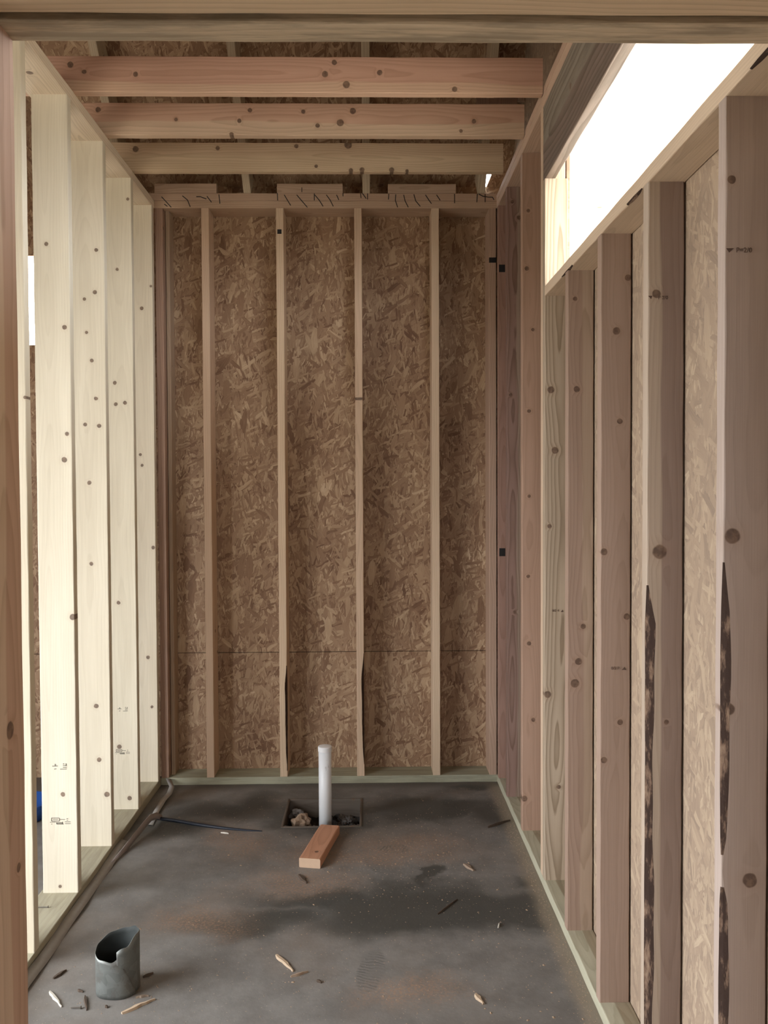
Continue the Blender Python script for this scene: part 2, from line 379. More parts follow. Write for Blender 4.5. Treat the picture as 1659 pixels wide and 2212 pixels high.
H = HOLE; X0, X1, Y0, Y1 = XWL-.012, .75, -2.61, 4.474
floor = newobj('floor', boxes_bm([(X0, H['x0'], Y0, Y1, -.12, 0), (H['x1'], X1, Y0, Y1, -.12, 0), (H['x0'], H['x1'], Y0, H['y0'], -.12, 0), (H['x0'], H['x1'], H['y1'], Y1, -.12, 0),
                                  (H['x0'], H['x1'], H['y0'], H['y1'], -.12, -.10)]), CONC)
tag(floor, kind='structure')
ground = newobj('trim_1', boxes_bm([(-30, 30, -30, 30, -.3, -.13)]), flat('earth', (.42, .38, .31), .9, scale=3)); tag(ground, kind='structure')

# --- sheets of strand board (prism from polygons in local x,y)
def sheet(name, polys, th, M, mat):
    bm = bmesh.new()
    for poly in polys:
        lo = [bm.verts.new((p[0], p[1], 0)) for p in poly]; hi = [bm.verts.new((p[0], p[1], th)) for p in poly]
        bm.faces.new(lo[::-1]); bm.faces.new(hi)
        for i in range(len(poly)):
            j = (i+1) % len(poly); bm.faces.new((lo[i], lo[j], hi[j], hi[i]))
    bmesh.ops.recalc_face_normals(bm, faces=bm.faces)
    return tag(newobj(name, bm, mat, None, M), kind='structure')
def rects_around(u0, u1, v0, v1, a0, a1, b0, b1):
    return [[(u0, v0), (a0, v0), (a0, v1), (u0, v1)], [(a1, v0), (u1, v0), (u1, v1), (a1, v1)], [(a0, v0), (a1, v0), (a1, b0), (a0, b0)], [(a0, b1), (a1, b1), (a1, v1), (a0, v1)]]
M_BACK = Matrix(((1, 0, 0, 0), (0, 0, 1, 4.462), (0, 1, 0, 0), (0, 0, 0, 1)))
SEAM = at(700, 1408, 'y', 4.462).z
bk = []
for v0, v1 in ((0, SEAM-.0016), (SEAM+.0016, 3.075)):
    if v1 > 2.8: bk += rects_around(XWL, .75, v0, v1, BW['x0'], BW['x1'], BW['z0'], BW['z1'])
    else: bk.append([(XWL, v0), (.75, v0), (.75, v1), (XWL, v1)])
sheet('wall_back', bk, .011, M_BACK, osb('strand_board_back', 3.3, 0))
RIDGE_Y, RIDGE_Z = 1.0, 6.553
sheet('trim_3', rects_around(XWL, .75, 0, 3.075, BW['x0'], BW['x1'], BW['z0'], BW['z1']), .003, Matrix.Translation((0, .012, 0)) @ M_BACK, flat('seam_backing', (.10, .08, .06), .9))  # dark backing sheet added so no sky shines through the seam
def gable(y0, y1, z0, seed, holes=None): pass
M_RIGHT = Matrix(((0, 0, 1, .738), (1, 0, 0, 0), (0, 1, 0, 0), (0, 0, 0, 1)))
rr = rects_around(-2.61, 4.462, 0, 2.985, TR['y0'], TR['y1'], TR['z0'], TR['z1'])
rr.append([(-2.61, 2.985), (4.462, 2.985), (4.462, 3.09), (RIDGE_Y, RIDGE_Z), (-2.61, 2.95)])
sheet('wall_right', rr, .012, M_RIGHT, osb('strand_board_right', 11.7, 0, (.40, .34, .27), .45))
M_LEFT = Matrix(((0, 0, -1, XWL), (1, 0, 0, 0), (0, 1, 0, 0), (0, 0, 0, 1)))
rl = rects_around(-2.61, 4.462, 0, 2.9, LW['y0'], LW['y1'], LW['z0'], LW['z1'])
rl.append([(-2.61, 2.9), (4.462, 2.9), (4.462, 3.09), (RIDGE_Y, RIDGE_Z), (-2.61, 2.95)])
sheet('wall_left', rl, .012, M_LEFT, osb('strand_board_left', 21.3, 0))
M_FRONT = Matrix(((1, 0, 0, 0), (0, 0, -1, -2.61), (0, 1, 0, 0), (0, 0, 0, 1)))
sheet('wall_front', rects_around(XWL, .75, 0, 2.96, FW['x0'], FW['x1'], FW['z0'], FW['z1']), .012, M_FRONT, osb('strand_board_front', 31.9, 0))
# roof deck, two slopes: local x = world x, local y up the slope
s2 = math.sqrt(.5)
def slope_M(sign):
    ex = Vector((1, 0, 0)); ey = Vector((0, -sign*s2, s2)); ez = ex.cross(ey)
    o = Vector((0, RIDGE_Y, RIDGE_Z))
    return Matrix(((ex.x, ey.x, ez.x, o.x), (ex.y, ey.y, ez.y, o.y), (ex.z, ey.z, ez.z, o.z), (0, 0, 0, 1)))
def sl(yw): return -(yw-RIDGE_Y)/s2      # world y -> local y on the back slope
gx0, gx1 = .606, .642
deck = [[(XWL-.2, sl(4.62)), (gx0-.002, sl(4.62)), (gx0-.002, 0), (XWL-.2, 0)],
        [(gx0-.002, sl(4.62)), (.762, sl(4.62)), (.762, sl(4.487)), (gx0-.002, sl(4.487))],
        [(gx0+.006, sl(4.487)), (.762, sl(4.487)), (.762, sl(4.415)), (gx1, sl(4.415))],
        [(gx1, sl(4.415)), (.762, sl(4.415)), (.762, sl(4.34)), (gx1, sl(4.34))],
        [(gx0-.002, sl(4.34)), (.762, sl(4.34)), (.762, 0), (gx0-.002, 0)]]
sheet('ceiling', deck, .012, slope_M(1), osb('strand_board_roof', 5.1, 0))
sheet('trim_2', [[(XWL-.2, -5.6), (.762, -5.6), (.762, 0), (XWL-.2, 0)]], .012, slope_M(-1), osb('strand_board_roof_front', 8.1, 0))

# ================================================================== FRAMING
GL, GB, GR, GJ, GRF = 'studs of the left wall', 'studs of the back wall', 'studs of the right wall', 'ceiling joists', 'roof rafters'
ZP, ZT = .038, 2.915
# left wall -------------------------------------------------
KA = [(100, 527, 4), (157, 520, 3.5), (139, 707, 5), (145, 937, 4), (139, 993, 6), (157, 1333, 7), (136, 1716, 5), (130, 1915, 3)]
KB = [(208, 540, 4), (205, 631, 4.5), (182, 646, 3), (187, 718, 3), (198, 779, 4), (207, 861, 4), (184, 917, 4), (214, 920, 4.5), (193, 1043, 4.5), (197, 1218, 4), (208, 1525, 5), (214, 1641, 5), (231, 1716, 6)]
KC = [(253, 582, 3), (248, 827, 4), (250, 873, 4), (270, 870, 4), (256, 1302, 4), (258, 1613, 5), (280, 1724, 5), (276, 430, 3)]
KD = [(306, 666, 4), (303, 982, 3), (320, 1420, 4), (328, 1527, 3), (307, 1005, 3), (331, 1183, 4)]
left = [(2.682, 1.0, [], 'pale spruce stud right behind the doorway jamb, nearest of the left wall', SPR),
        (3.088, .128, KA, 'pale spruce stud with two ink stamps and round knots, widest of left wall', (.66, .60, .475)),
        (3.494, .140, KB, 'pale spruce stud dotted with many small dark knots down its length, left wall', (.66, .595, .465)),
        (3.900, .140, KC, 'pale spruce stud with ink stamps beside a low knot, second from left corner', (.665, .60, .465)),
        (4.268, .140, KD, 'pale spruce stud next to the back left corner, soft shadow at its foot', (.66, .585, .45))]
XC = XL-.07
lstuds = []
for y0, wdt, kn, lab, col in left:
    wdt = min(wdt, .14); cx = XL-wdt/2
    m_ = wood('spruce', col, FIR, knots=knots_on(cx, (ZP+ZT)/2, y0, kn, rscale=.82), auto=.03, con=.07, dens=110)
    lstuds.append(board('wall_stud', (XL-wdt, XL), (y0, y0+.038), (ZP, ZT), R_STUD_SIDE, m_, lab, 'stud', GL))
# corner post studs, flat against the back wall's end
board('wall_stud', (XL-.04, XL-.001), (1.49, 1.528), (ZP, ZT), R_STUD_SIDE, wood('spruce', SPR, auto=.03, con=.07), 'pale stud of the left wall hidden behind the doorway jamb', 'stud', GL)
m_sole = wood('treated_lumber', PT, PT, con=.15, auto=.02, stain=.25)
board('sole_plate', (XL-.14, XL), (1.12, YB+.0), (.0, ZP), R_PLATE_Y, wood('sole_lumber', (.40, .37, .27), PT, con=.12, auto=.03, stain=.2), 'dusty bottom plate under the pale studs along the left side of the floor', 'plate')
board('top_plate', (XL-.14, XL), (1.12, YB-.001), (ZT, ZT+.040), R_PLATE_Y, wood('plate_fir', (.68, .57, .43), knots=[(at(125, 160, 'x', XL).y-2.79, .0, .01)], auto=.03), 'single top plate over the pale studs of the left wall, carrying the joist ends', 'plate')
# doorway (camera side) -------------------------------------
YD0, YD1, ZH = 1.025, 1.115, 2.08
mj = wood('jamb_fir', (.58, .45, .35), (.48, .33, .25), ho=.004, hs=1., auto=.03, con=.2, knots=[(at(22, 1578, 'x', -.453).z-1.04, at(22, 1578, 'x', -.453).y-1.07, .009), (at(30, 1885, 'x', -.453).z-1.04, .02, .004)])
board('door_jamb_stud', (-.491, -.453), (YD0, YD1), (0, ZH), R_STUD_BACK, mj, 'pinkish fir stud standing close at the left edge of the doorway', 'stud')
board('door_king_stud', (-.530, -.492), (YD0, YD1), (0, 2.40), R_STUD_BACK, wood('fir', FIR), 'full height stud doubled outside the left doorway jamb', 'stud')
board('door_jamb_stud', (.60, .638), (YD0, YD1), (0, ZH), R_STUD_BACK, wood('fir', FIR), 'stud carrying the right end of the doorway header', 'stud')
hd = tag(empty('door_header', (.07, 1.07, ZH)), 'built-up header of two planks with a dark gap crossing the top of the picture', 'header')
board('plank', (-.491, .638), (1.070, 1.115), (ZH, ZH+.235), R_JOIST, wood('header_far', (.58, .47, .33), stain=.45, auto=.04), parent=hd)
board('plank', (-.491, .638), (.975, 1.050), (ZH, ZH+.235), R_JOIST, wood('header_near', (.64, .49, .33), auto=.04), parent=hd)
board('spacer', (-.491, .638), (1.051, 1.069), (ZH+.012, ZH+.235), R_JOIST, wood('spacer_dark', (.16, .13, .09), stain=.8), parent=hd)
# back wall -------------------------------------------------
m1 = wood('plate_back', (.52, .37, .26), FIR, auto=.05); m2 = wood('plate_back', (.50, .35, .25), FIR, auto=.05)
tp_lo = board('top_plate', (XL-.14, XR+.087), (YB, YB+.14), (2.918, 2.955), R_PLATE_X, m1, 'lower of the two top plates of the back wall, resting on its studs', 'plate', 'doubled top plates of the back wall')
tp_hi = board('top_plate', (XL-.14, XR-.001), (YB, YB+.14), (2.9555, 2.993), R_PLATE_X, m2, 'upper top plate of the back wall with pencilled layout strokes', 'plate', 'doubled top plates of the back wall')
board('sole_plate', (XL+.001, XR), (YB, YB+.14), (0, ZP), R_PLATE_X, m_sole, 'greenish treated bottom plate along the foot of the back wall', 'plate')
def w3(a, b, d0, d1): return wv(a, b, d0, d1)
for (xa, xb, lab, col, wn_, kn) in (
        (-.836, -.798, 'light stud of the back wall, first to the right of the left corner', (.60, .43, .30), None, [(-.70, 0, .008)]),
        (-.462, -.424, 'light stud of the back wall with a dark mark near its top', (.64, .48, .33), (0, wv(-1.42, -.85, .012, .03)), [(.3, 0, .006)]),
        (-.069, -.031, 'light stud rising behind the white pipe, knots at mid height', (.64, .47, .33), (0, wv(-1.40, -.80, .014, .03)), [(.13, 0, .012), (-.5, 0, .01)]),
        (.320, .358, 'light stud of the back wall, nearest to the right corner', (.66, .50, .35), None, [(.96, 0, .008), (-.15, 0, .006), (-.7, 0, .006)])):
    if wn_: wn_ = (1, wn_[1])
    o = board('wall_stud', (xa, xb), (YB, YB+.14), (ZP, 2.918), R_STUD_BACK, wood('stud_back', col, FIR, knots=kn, auto=.03, con=.15), lab, 'stud', GB, wane=wn_)
    if abs(xa+.462) < .01:
        bmk = boxes_bm([(-.455, -.434, YB-.0012, YB+.0005, 2.790, 2.812)]); newobj('black_mark', bmk, flat('tar', (.02, .018, .017), .7), o)['label'] = 'small black smudge'
board('wall_stud', (XL+.002, XL+.040), (YB+.002, YB+.14), (ZP, 2.918), R_STUD_BACK, wood('stud_pink', (.38, .25, .185), RED, ho=1), 'reddish stud in the back left corner against the last pale stud', 'stud', GB)
board('wall_stud', (XL+.042, XL+.062), (YB+.05, YB+.14), (ZP, 2.918), R_STUD_BACK, wood('stud_back', (.40, .29, .2), FIR), 'narrow backing strip beside the reddish stud in the left corner', 'stud', GB)
oR = board('wall_stud', (XR-.039, XR-.001), (YB, YB+.14), (ZP, 2.918), R_STUD_BACK, wood('stud_back', (.48, .33, .24), FIR, auto=.03), 'brownish stud of the back wall standing in the right corner', 'stud', GB)
tarm = flat('tar_black', (.02, .018, .018), .7)
newobj('black_tag', boxes_bm([(.611, .647, YB-.0015, YB+.0005, 2.646, 2.672)]), tarm, oR)['label'] = 'black strap end on the stud face'
# pencilled strokes on the back plates
for pl in ([(349, 425), (370, 448)], [(355, 441), (362, 446)], [(394, 423), (405, 432), (411, 447)], [(424, 425), (433, 425), (446, 430)], [(447, 424), (457, 437)], [(473, 420), (475, 440)],
           [(599, 417), (600, 433)], [(614, 421), (628, 444)], [(641, 421), (652, 434), (664, 448)], [(679, 418), (679, 433)], [(680, 421), (690, 433), (698, 446)], [(705, 421), (713, 432), (720, 446)], [(727, 421), (732, 432)], [(741, 417), (741, 424)],
           [(779, 418), (780, 428)], [(783, 418), (786, 422), (791, 429)], [(794, 418), (794, 431)], [(840, 419), (839, 431)], [(855, 420), (854, 433), (859, 448)], [(872, 421), (875, 434), (882, 448)],
           [(894, 420), (898, 434), (908, 446)], [(919, 421), (927, 433), (932, 440)], [(943, 421), (951, 433)], [(982, 419), (982, 439)], [(1031, 419), (1030, 437)], [(1048, 419), (1048, 437)],
           [(1034, 419), (1043, 424), (1055, 426), (1064, 426), (1067, 432)]):
    # a stroke may run over both plates: it belongs to the plate its upper end is on
    pts = [at(px, py, 'y', YB) for px, py in pl]; ZJ = 2.9552
    dense = [pts[0]]
    for a_, b_ in zip(pts, pts[1:]): dense += [a_.lerp(b_, k/4) for k in range(1, 5)]
    hi = [p for p in dense if p.z > ZJ]; lo = [p for p in dense if p.z <= ZJ]
    if hi and lo:
        a_, b_ = hi[-1], lo[0]; k = (a_.z-ZJ)/(a_.z-b_.z); x_ = a_.lerp(b_, k); hi.append(x_); lo.insert(0, x_.copy())
    for part, own in ((hi, tp_hi), (lo, tp_lo)):
        if len(part) > 1: stroke('pencil_mark', part, (0, -1, 0), .0042, pencil, own, h=.0008)
# blocks on the back plate
for x0, x1, lab in ((-1.068, at(467, 400, 'y', YB).x, 'short board offcut lying on the back top plate at the left corner'),
                    (at(598, 400, 'y', YB).x, at(740, 400, 'y', YB).x, 'short board offcut on the back top plate, middle of the three'),
                    (at(838, 400, 'y', YB).x, at(985, 400, 'y', YB).x, 'short board offcut on the back top plate, rightmost of the three')):
    bo = board('plate_block', (x0, x1), (YB+.004, YB+.042), (2.993, 3.042), R_JOIST, wood('block', (.50, .36, .26), auto=.02), lab, 'block', 'blocks lying on the back top plate')
    if x0 > -.6 and x0 < 0: stroke('pencil_mark', [at(652, 405, 'y', YB+.003), at(652, 415, 'y', YB+.003)], (0, -1, 0), .0035, pencil, bo, h=.0006)
# right wall ------------------------------------------------
ZPO0, ZPO1 = 2.213, 2.249          # the lower wall's plate
XW = XR+.085
K7 = [(1582, 1158, 16), (1573, 1532, 13), (1620, 1902, 15), (1580, 388, 7)]
K6 = [(1418, 635, 8), (1425, 1192, 15), (1440, 1560, 4)]
K5 = [(1332, 715, 7), (1339, 910, 5), (1305, 1192, 7), (1340, 1560, 5), (1305, 1642, 6), (1354, 1332, 6), (1357, 600, 6)]
K4 = [(1246, 841, 6), (1242, 645, 3.5), (1260, 1353, 5), (1250, 1429, 7), (1242, 1476, 9)]
KJ = [(1190, 842, 7), (1199, 973, 7), (1183, 1500, 7), (1207, 1700, 4), (1187, 1137, 4)]
K2 = [(1138, 580, 4), (1141, 455, 3), (1151, 712, 3), (1143, 888, 3.5), (1143, 1072, 3), (1143, 1390, 4), (1152, 1555, 4), (1141, 1245, 3), (1133, 1725, 6)]
K1 = [(1107, 436, 3), (1121, 470, 4), (1103, 853, 3), (1112, 1322, 3)]
cxr = (XR+XW)/2
right = [('S7', 1.549, .034, K7, dict(sap=(.43, .345, .295), heart=(.40, .31, .265), con=.08, auto=0., dens=90), 'broad pinkish stud at the right edge with big round knots and bark', (0, lambda x: tuple(v*(1-math.exp(-((x+.33)/.045)**2)) for v in wv(-1.2, .27, .010, .016, 11)(x)))),
         ('S6', 1.978, .036, K6, dict(sap=(.46, .37, .29), heart=(.30, .22, .18), hs=-1., ho=.006, con=.14, auto=.0), 'two-toned stud, cream and purple-brown, dark bark up its lower edge', (0, wv(-1.2, .18, .012, .021, 9))),
         ('S5', 2.378, .038, K5, dict(sap=(.41, .305, .235), heart=(.37, .265, .205), ho=1, con=.12, auto=.0), 'reddish stud with a straight dark seam to the strand board on its right', None),
         ('S4', 2.775, .038, K4, dict(sap=(.41, .305, .225), heart=(.35, .245, .185), hs=1, ho=.01, con=.2, auto=.0), 'reddish-brown stud with three big dark knots in a column at mid height', None)]
ZCp = (ZP+ZPO0)/2
rst = {}
for key, y0, th, kn, kw, lab, wn_ in right:
    fn = wn_
    if wn_:  # corner (-y world, -x world) is local (-y, +z)
        fn = (3, wn_[1])
    hc = (ZP+ZPO0)/2
    rst[key] = board('wall_stud', (XR, XW), (y0, y0+th), (ZP, ZPO0), R_STUD_SIDE, wood('stud_right', knots=knots_on(cxr, hc, y0, kn), **kw), lab, 'stud', GR, wane=fn)
hj = (ZP+2.64)/2
jack = board('jack_stud', (XR, XW), (3.139, 3.176), (ZP, 2.64), R_STUD_SIDE, wood('stud_jack', (.46, .37, .275), (.40, .30, .23), knots=knots_on(cxr, hj, 3.139, KJ), con=.5, dens=95, auto=0., py=-.045), 'grey-tan stud with bold arched grain carrying the end of the weathered beam', 'stud', GR)
king = board('king_stud', (XR, XW), (3.177, 3.214), (ZP, ZT-.001), R_STUD_SIDE, wood('stud_king', (.62, .46, .33), auto=.03), 'full height stud doubled behind the stud that carries the weathered beam', 'stud', GR)
s2_ = board('wall_stud', (XR, XW), (3.603, 3.641), (ZP, ZT-.001), R_STUD_SIDE, wood('stud_right', (.44, .30, .215), (.41, .27, .195), ho=1, knots=knots_on(cxr, 1.476, 3.603, K2), auto=0., con=.16), 'full height red fir stud with a column of small knots, right wall', 'stud', GR)
s1_ = board('wall_stud', (XR, XW), (4.005, 4.043), (ZP, ZT-.001), R_STUD_SIDE, wood('stud_right', (.33, .245, .19), (.28, .18, .145), hs=1, ho=.005, knots=knots_on(cxr, 1.476, 4.005, K1), auto=0., con=.45, dens=120), 'full height brown stud with wavy grain, one bay from the back right corner', 'stud', GR)
s0_ = board('wall_stud', (XR, XW), (4.268, 4.306), (ZP, ZT-.001), R_STUD_SIDE, wood('stud_right', (.38, .25, .19), (.36, .22, .17), ho=1, auto=.02), 'dark brown stud of the right wall tight in the back right corner', 'stud', GR)
for z0, z1 in ((2.585, 2.622), (1.165, 1.205)):
    newobj('black_tag', boxes_bm([(XR+.004, XR+.034, 4.2665, 4.2685, z0, z1)]), tarm, s0_)['label'] = 'black strap end on the stud face'
for yy in (1.17, .78):
    board('wall_stud', (XR, XW), (yy, yy+.038), (ZP, ZPO0), R_STUD_SIDE, wood('stud_right', (.50, .385, .32)), 'stud of the right wall beyond the right edge of the picture' if yy > 1.16 else 'stud of the right wall level with the near side of the doorway', 'stud', GR)
board('sole_plate', (XR, XW+.003), (.7, YB+.14), (0, ZP), R_PLATE_Y, wood('treated_lumber', (.50, .48, .36), (.34, .29, .20), hs=1., ho=-.004, con=.2, stain=.1), 'pale greenish bottom plate running along the right side of the floor', 'plate')
board('top_plate', (XR, XW+.003), (.7, 4.32), (ZT, ZT+.036), R_PLATE_Y, wood('plate_right', (.58, .42, .31), auto=.02), 'lower of the two top plates over the weathered beam', 'plate', 'doubled top plates of the right wall')
board('top_plate', (XR, XW+.003), (.7, 4.46), (ZT+.0365, 2.985), R_PLATE_Y, wood('plate_right', (.56, .40, .30), auto=.04), 'upper of the two top plates over the weathered beam', 'plate', 'doubled top plates of the right wall')
board('opening_sill_plate', (XR, XW+.003), (.7, 3.138), (ZPO0, ZPO1), R_PLATE_Y, wood('plate_sill', (.66, .52, .38), auto=.02, con=.12), 'cream plate under the bright opening, climbing to the upper right', 'plate', wane=(0, lambda x: (.004*max(0, math.sin(x*9)-.75)/.25, .009*max(0, math.sin(x*9)-.75)/.25)))
board('opening_beam', (XR+.002, XR+.040), (.7, 3.176), (2.64, ZT-.001), R_BEAM, wood('beam_weathered', (.27, .235, .19), (.22, .17, .14), hs=-1, ho=.0, con=.5, dens=70, auto=.03, stain=.35), 'weathered grey-brown beam over the bright opening in the right wall', 'beam')
# joists ----------------------------------------------------
KJ1 = [(293, 160, 4.5), (182, 155, 4), (702, 160, 6), (748, 183, 7), (722, 135, 5), (820, 157, 5), (982, 193, 5), (152, 140, 6)]
KJ2 = [(212, 237, 5), (735, 265, 7), (762, 240, 6), (686, 271, 4), (655, 241, 4), (540, 238, 4), (517, 261, 4), (500, 290, 4), (1024, 262, 4), (996, 283, 3), (380, 258, 3)]
KJ3 = [(293, 322, 6), (752, 313, 8), (683, 359, 3), (640, 316, 4), (470, 320, 4), (758, 368, 4), (782, 367, 5), (846, 367, 5), (879, 369, 3)]
for y0, kn, kw, lab, th in ((3.158, KJ1, dict(sap=(.62, .42, .30), heart=(.56, .34, .25), hs=1, ho=.03), 'rosy ceiling joist nearest the doorway header, fully in view', .038),
                        (3.534, KJ2, dict(sap=(.62, .46, .33), heart=(.58, .37, .265), hs=1, ho=.015), 'rosy ceiling joist, middle of the three that cross the room', .038),
                        (3.931, KJ3, dict(sap=(.60, .46, .31), heart=(.58, .43, .29), hs=1, ho=.0), 'yellowish ceiling joist farthest back, bark flecks on its lower edge', .036),
                        (2.762, [], dict(sap=(.60, .44, .31)), 'ceiling joist hidden above the doorway header', .038), (2.36, [], dict(sap=(.58, .42, .3)), 'second hidden ceiling joist, nearer the doorway', .038)):
    board('ceiling_joist', (-1.36, XR-.003 if y0 < 3.9 else .622), (y0, y0+th), (2.956, 3.086), R_JOIST, wood('joist', knots=knots_on((-1.36+(XR-.003 if y0 < 3.9 else .622))/2, 3.021, y0, kn, 'joist'), auto=0. if kn else .05, con=.2, dens=110, **kw), lab, 'joist', GJ)
# rafters ---------------------------------------------------
def rafter(x0, y_lo, y_hi, lab, col, thick=.038):
    # underside line: z = 3.02 + (4.30 - y)
    zl = 3.02+4.30-y_lo; zh = 3.02+4.30-y_hi
    a = Vector((x0+thick/2, y_lo, zl)); b_ = Vector((x0+thick/2, y_hi, zh)); L = (b_-a).length
    u = (b_-a).normalized(); n = Vector((0, s2, s2)); c = (a+b_)/2+n*.070
    R = Matrix((u, u.cross(n)*-1, n)).transposed()
    yv = n.cross(u); R = Matrix((u, yv, n)).transposed()
    bm = board_bm(L, thick, .138, seed=int(x0*100) % 99)
    o = newobj('roof_rafter', bm, wood('rafter', col, auto=.04, stain=.05), None, Matrix.Translation(c) @ R.to_4x4())
    return tag(o, lab, 'rafter', GRF)
rc = (.50, .41, .29)
for x0, lab in ((-2.41, 'roof rafter over the left room'), (-1.82, 'roof rafter just beyond the left wall'),
                (-1.234, 'roof rafter seen in the upper left above the joists'), (-.624, 'roof rafter landing left of the middle block on the back plate'),
                (-.026, 'roof rafter landing at the pencilled cross near mid back plate'), (.553, 'roof rafter beside the thin slit of daylight')):
    rafter(x0, 4.328, 1.3, lab, rc)
# gable planks seen between the joists at the right
board('gable_plank', (at(1029, 222, 'y', 4.0).x, at(1118, 222, 'y', 4.0).x), (4.0, 4.02), (3.27, 3.47), R_STUD_SIDE, wood('plank', (.26, .165, .12), auto=.02), 'dark plank above the joists near the right plate, left of two', 'plank', 'planks above the joists at the right')
board('gable_plank', (at(1119, 222, 'y', 4.0).x, .735), (4.0, 4.02), (3.31, 3.47), R_STUD_SIDE, wood('plank', (.42, .30, .22), auto=.02), 'lighter plank above the joists against the right wall', 'plank', 'planks above the joists at the right')
# black lettering strokes on the underside of the roof deck, seen between two joists
deckobj = bpy.data.objects['ceiling']
def on_deck(px, py):
    r = ray(px, py); o = Vector((0, 0, CAMH)); k = (RIDGE_Z+RIDGE_Y-CAMH)/(r.y+r.z); return o+r*k
lettr = flat('stencil_black', (.035, .032, .036), .8)
rnd = random.Random(4)
for a, b_ in ((184, 222), (461, 502), (602, 638), (652, 699), (726, 780), (797, 965)):
    xx = a
    while xx < b_:
        wd = rnd.choice((2.5, 4, 6, 9)); ln = rnd.uniform(.25, 1)
        yA = 206 if rnd.random() < .6 else 215; yB = yA+24*ln
        p, q = on_deck(xx+wd/2, yA), on_deck(xx+wd/2, yB)
        stroke('stencil_mark', [p, q], (0, -s2, -s2), wd*p.y/F_PX, lettr, deckobj, h=.001); xx += wd+rnd.choice((1.5, 2, 3))
def gtext(txt, M, size, mat, parent, name):
    cu = bpy.data.curves.new(name, 'FONT'); cu.body = txt; cu.size = size; cu.extrude = .0003; cu.align_x = 'CENTER'; cu.align_y = 'CENTER'
    tmp = bpy.data.objects.new(name, cu); C.objects.link(tmp); bpy.context.view_layer.update()
    me = bpy.data.meshes.new_from_object(tmp.evaluated_get(bpy.context.evaluated_depsgraph_get())); bpy.data.objects.remove(tmp)
    o = bpy.data.objects.new(name, me); C.objects.link(o); me.materials.clear(); me.materials.append(mat); o.matrix_world = M
    o.parent = parent; o.matrix_parent_inverse = parent.matrix_world.inverted()
    return o
bpy.context.view_layer.update()
pc = on_deck(981, 219)
MG = Matrix(((1, 0, 0, pc.x), (0, -s2, -s2, pc.y-.001), (0, s2, -s2, pc.z-.001), (0, 0, 0, 1)))
gtext('G', MG, .085, lettr, deckobj, 'stencil_letter')
# ink stamps -------------------------------------------------
def face_M(p, flip=False):     # on a face that looks towards -y
    sx = -1 if flip else 1
    return Matrix(((sx, 0, 0, p.x), (0, 0, -1, p.y-.0012), (0, sx, 0, p.z), (0, 0, 0, 1)))
def lines(par, y0, segs, wpx, mat):
    for s_ in segs:
        stroke('grade_stamp', [at(px, py, 'y', y0) for px, py in s_], (0, -1, 0), wpx*y0/F_PX, mat, par, h=.0008)
def stamp(par, y0, ox, oy, k):
    q = lambda pts: [(ox+a*k, oy+c*k) for a, c in pts]
    lines(par, y0, [q([(11, 7), (28, 7)]), q([(11, 13.5), (28, 13.5)]), q([(11.3, 7), (11.3, 13.5)]), q([(28.5, 7), (28.5, 13.5)])], 1.1*k, ink)
    lines(par, y0, [q([(14, 10.2), (25.5, 10.2)]), q([(29.5, 10), (40.5, 10)]), q([(44, 8.5), (47, 8.5)]), q([(44, 12), (47, 12)]), q([(8, 16), (20.5, 16)]), q([(40, 15.2), (52.5, 15.2)]), q([(40.5, 19), (52.5, 19)]), q([(11, 20), (13, 20)])], 1.3*k, ink_soft)
    lines(par, y0, [q([(22.5, 20), (37.5, 20)]), q([(22.5, 15.5), (22.5, 20)]), q([(35, 15), (35, 20)])], 1.2*k, ink)
    lines(par, y0, [q([(24, 17.5), (34, 17.5)])], 3*k, ink_soft)
def leafmark(par, y0, ox, oy, k):
    q = lambda pts: [(ox+a*k, oy+c*k) for a, c in pts]
    lines(par, y0, [q([(13, 15), (25, 14.6)])], 1.6*k, ink_soft); lines(par, y0, [q([(19.5, 10), (19.5, 15)])], 3*k, ink_soft)
    lines(par, y0, [q([(17, 21.5), (22, 20.5)]), q([(36, 10), (39, 10)]), q([(41.5, 10), (44, 10)]), q([(43, 10), (43, 14.5)]), q([(36, 13.5), (44, 13.5)]), q([(36, 17.5), (44, 17.5)]), q([(30, 21.5), (44, 21.2)])], 1.7*k, ink_soft)
bpy.context.view_layer.update()
stamp(lstuds[1], 3.088, 100, 1760, 1.0); leafmark(lstuds[1], 3.088, 100, 1640, 1.0)
stamp(lstuds[3], 3.900, 243, 1614, .72); leafmark(lstuds[3], 3.900, 245, 1521, .70)
inkr = flat('ink_brown', (.13, .085, .065), .8)
def tri(par, y0, pts, mat):
    bm = bmesh.new(); vs = [bm.verts.new(at(px, py, 'y', y0)+Vector((0, -.001, 0))) for px, py in pts]; vb = [bm.verts.new(v.co+Vector((0, .0008, 0))) for v in vs]
    bm.faces.new(vs); bm.faces.new(vb[::-1])
    for i in range(len(vs)): bm.faces.new((vs[i], vb[i], vb[(i+1) % len(vs)], vs[(i+1) % len(vs)]))
    bmesh.ops.recalc_face_normals(bm, faces=bm.faces); newobj('grade_stamp', bm, mat, par)
tri(rst['S7'], 1.549, [(1568.5, 536.5), (1585, 536.5), (1575, 545.5)], inkr)
gtext('P=2/0', face_M(at(1607, 541, 'y', 1.549)), .0125, inkr, rst['S7'], 'stamp_text')
tri(rst['S6'], 1.978, [(1400, 639), (1409, 639), (1406.5, 646)], inkr)
gtext('P 2/0', face_M(at(1432, 643.5, 'y', 1.978)), .0115, inkr, rst['S6'], 'stamp_text')
gtext('0/2 P', face_M(at(1329, 1443.5, 'y', 2.378)), .0115, inkr, rst['S5'], 'stamp_text')
tri(rst['S5'], 2.378, [(1343, 1447), (1353, 1447), (1349.5, 1440.5)], inkr)
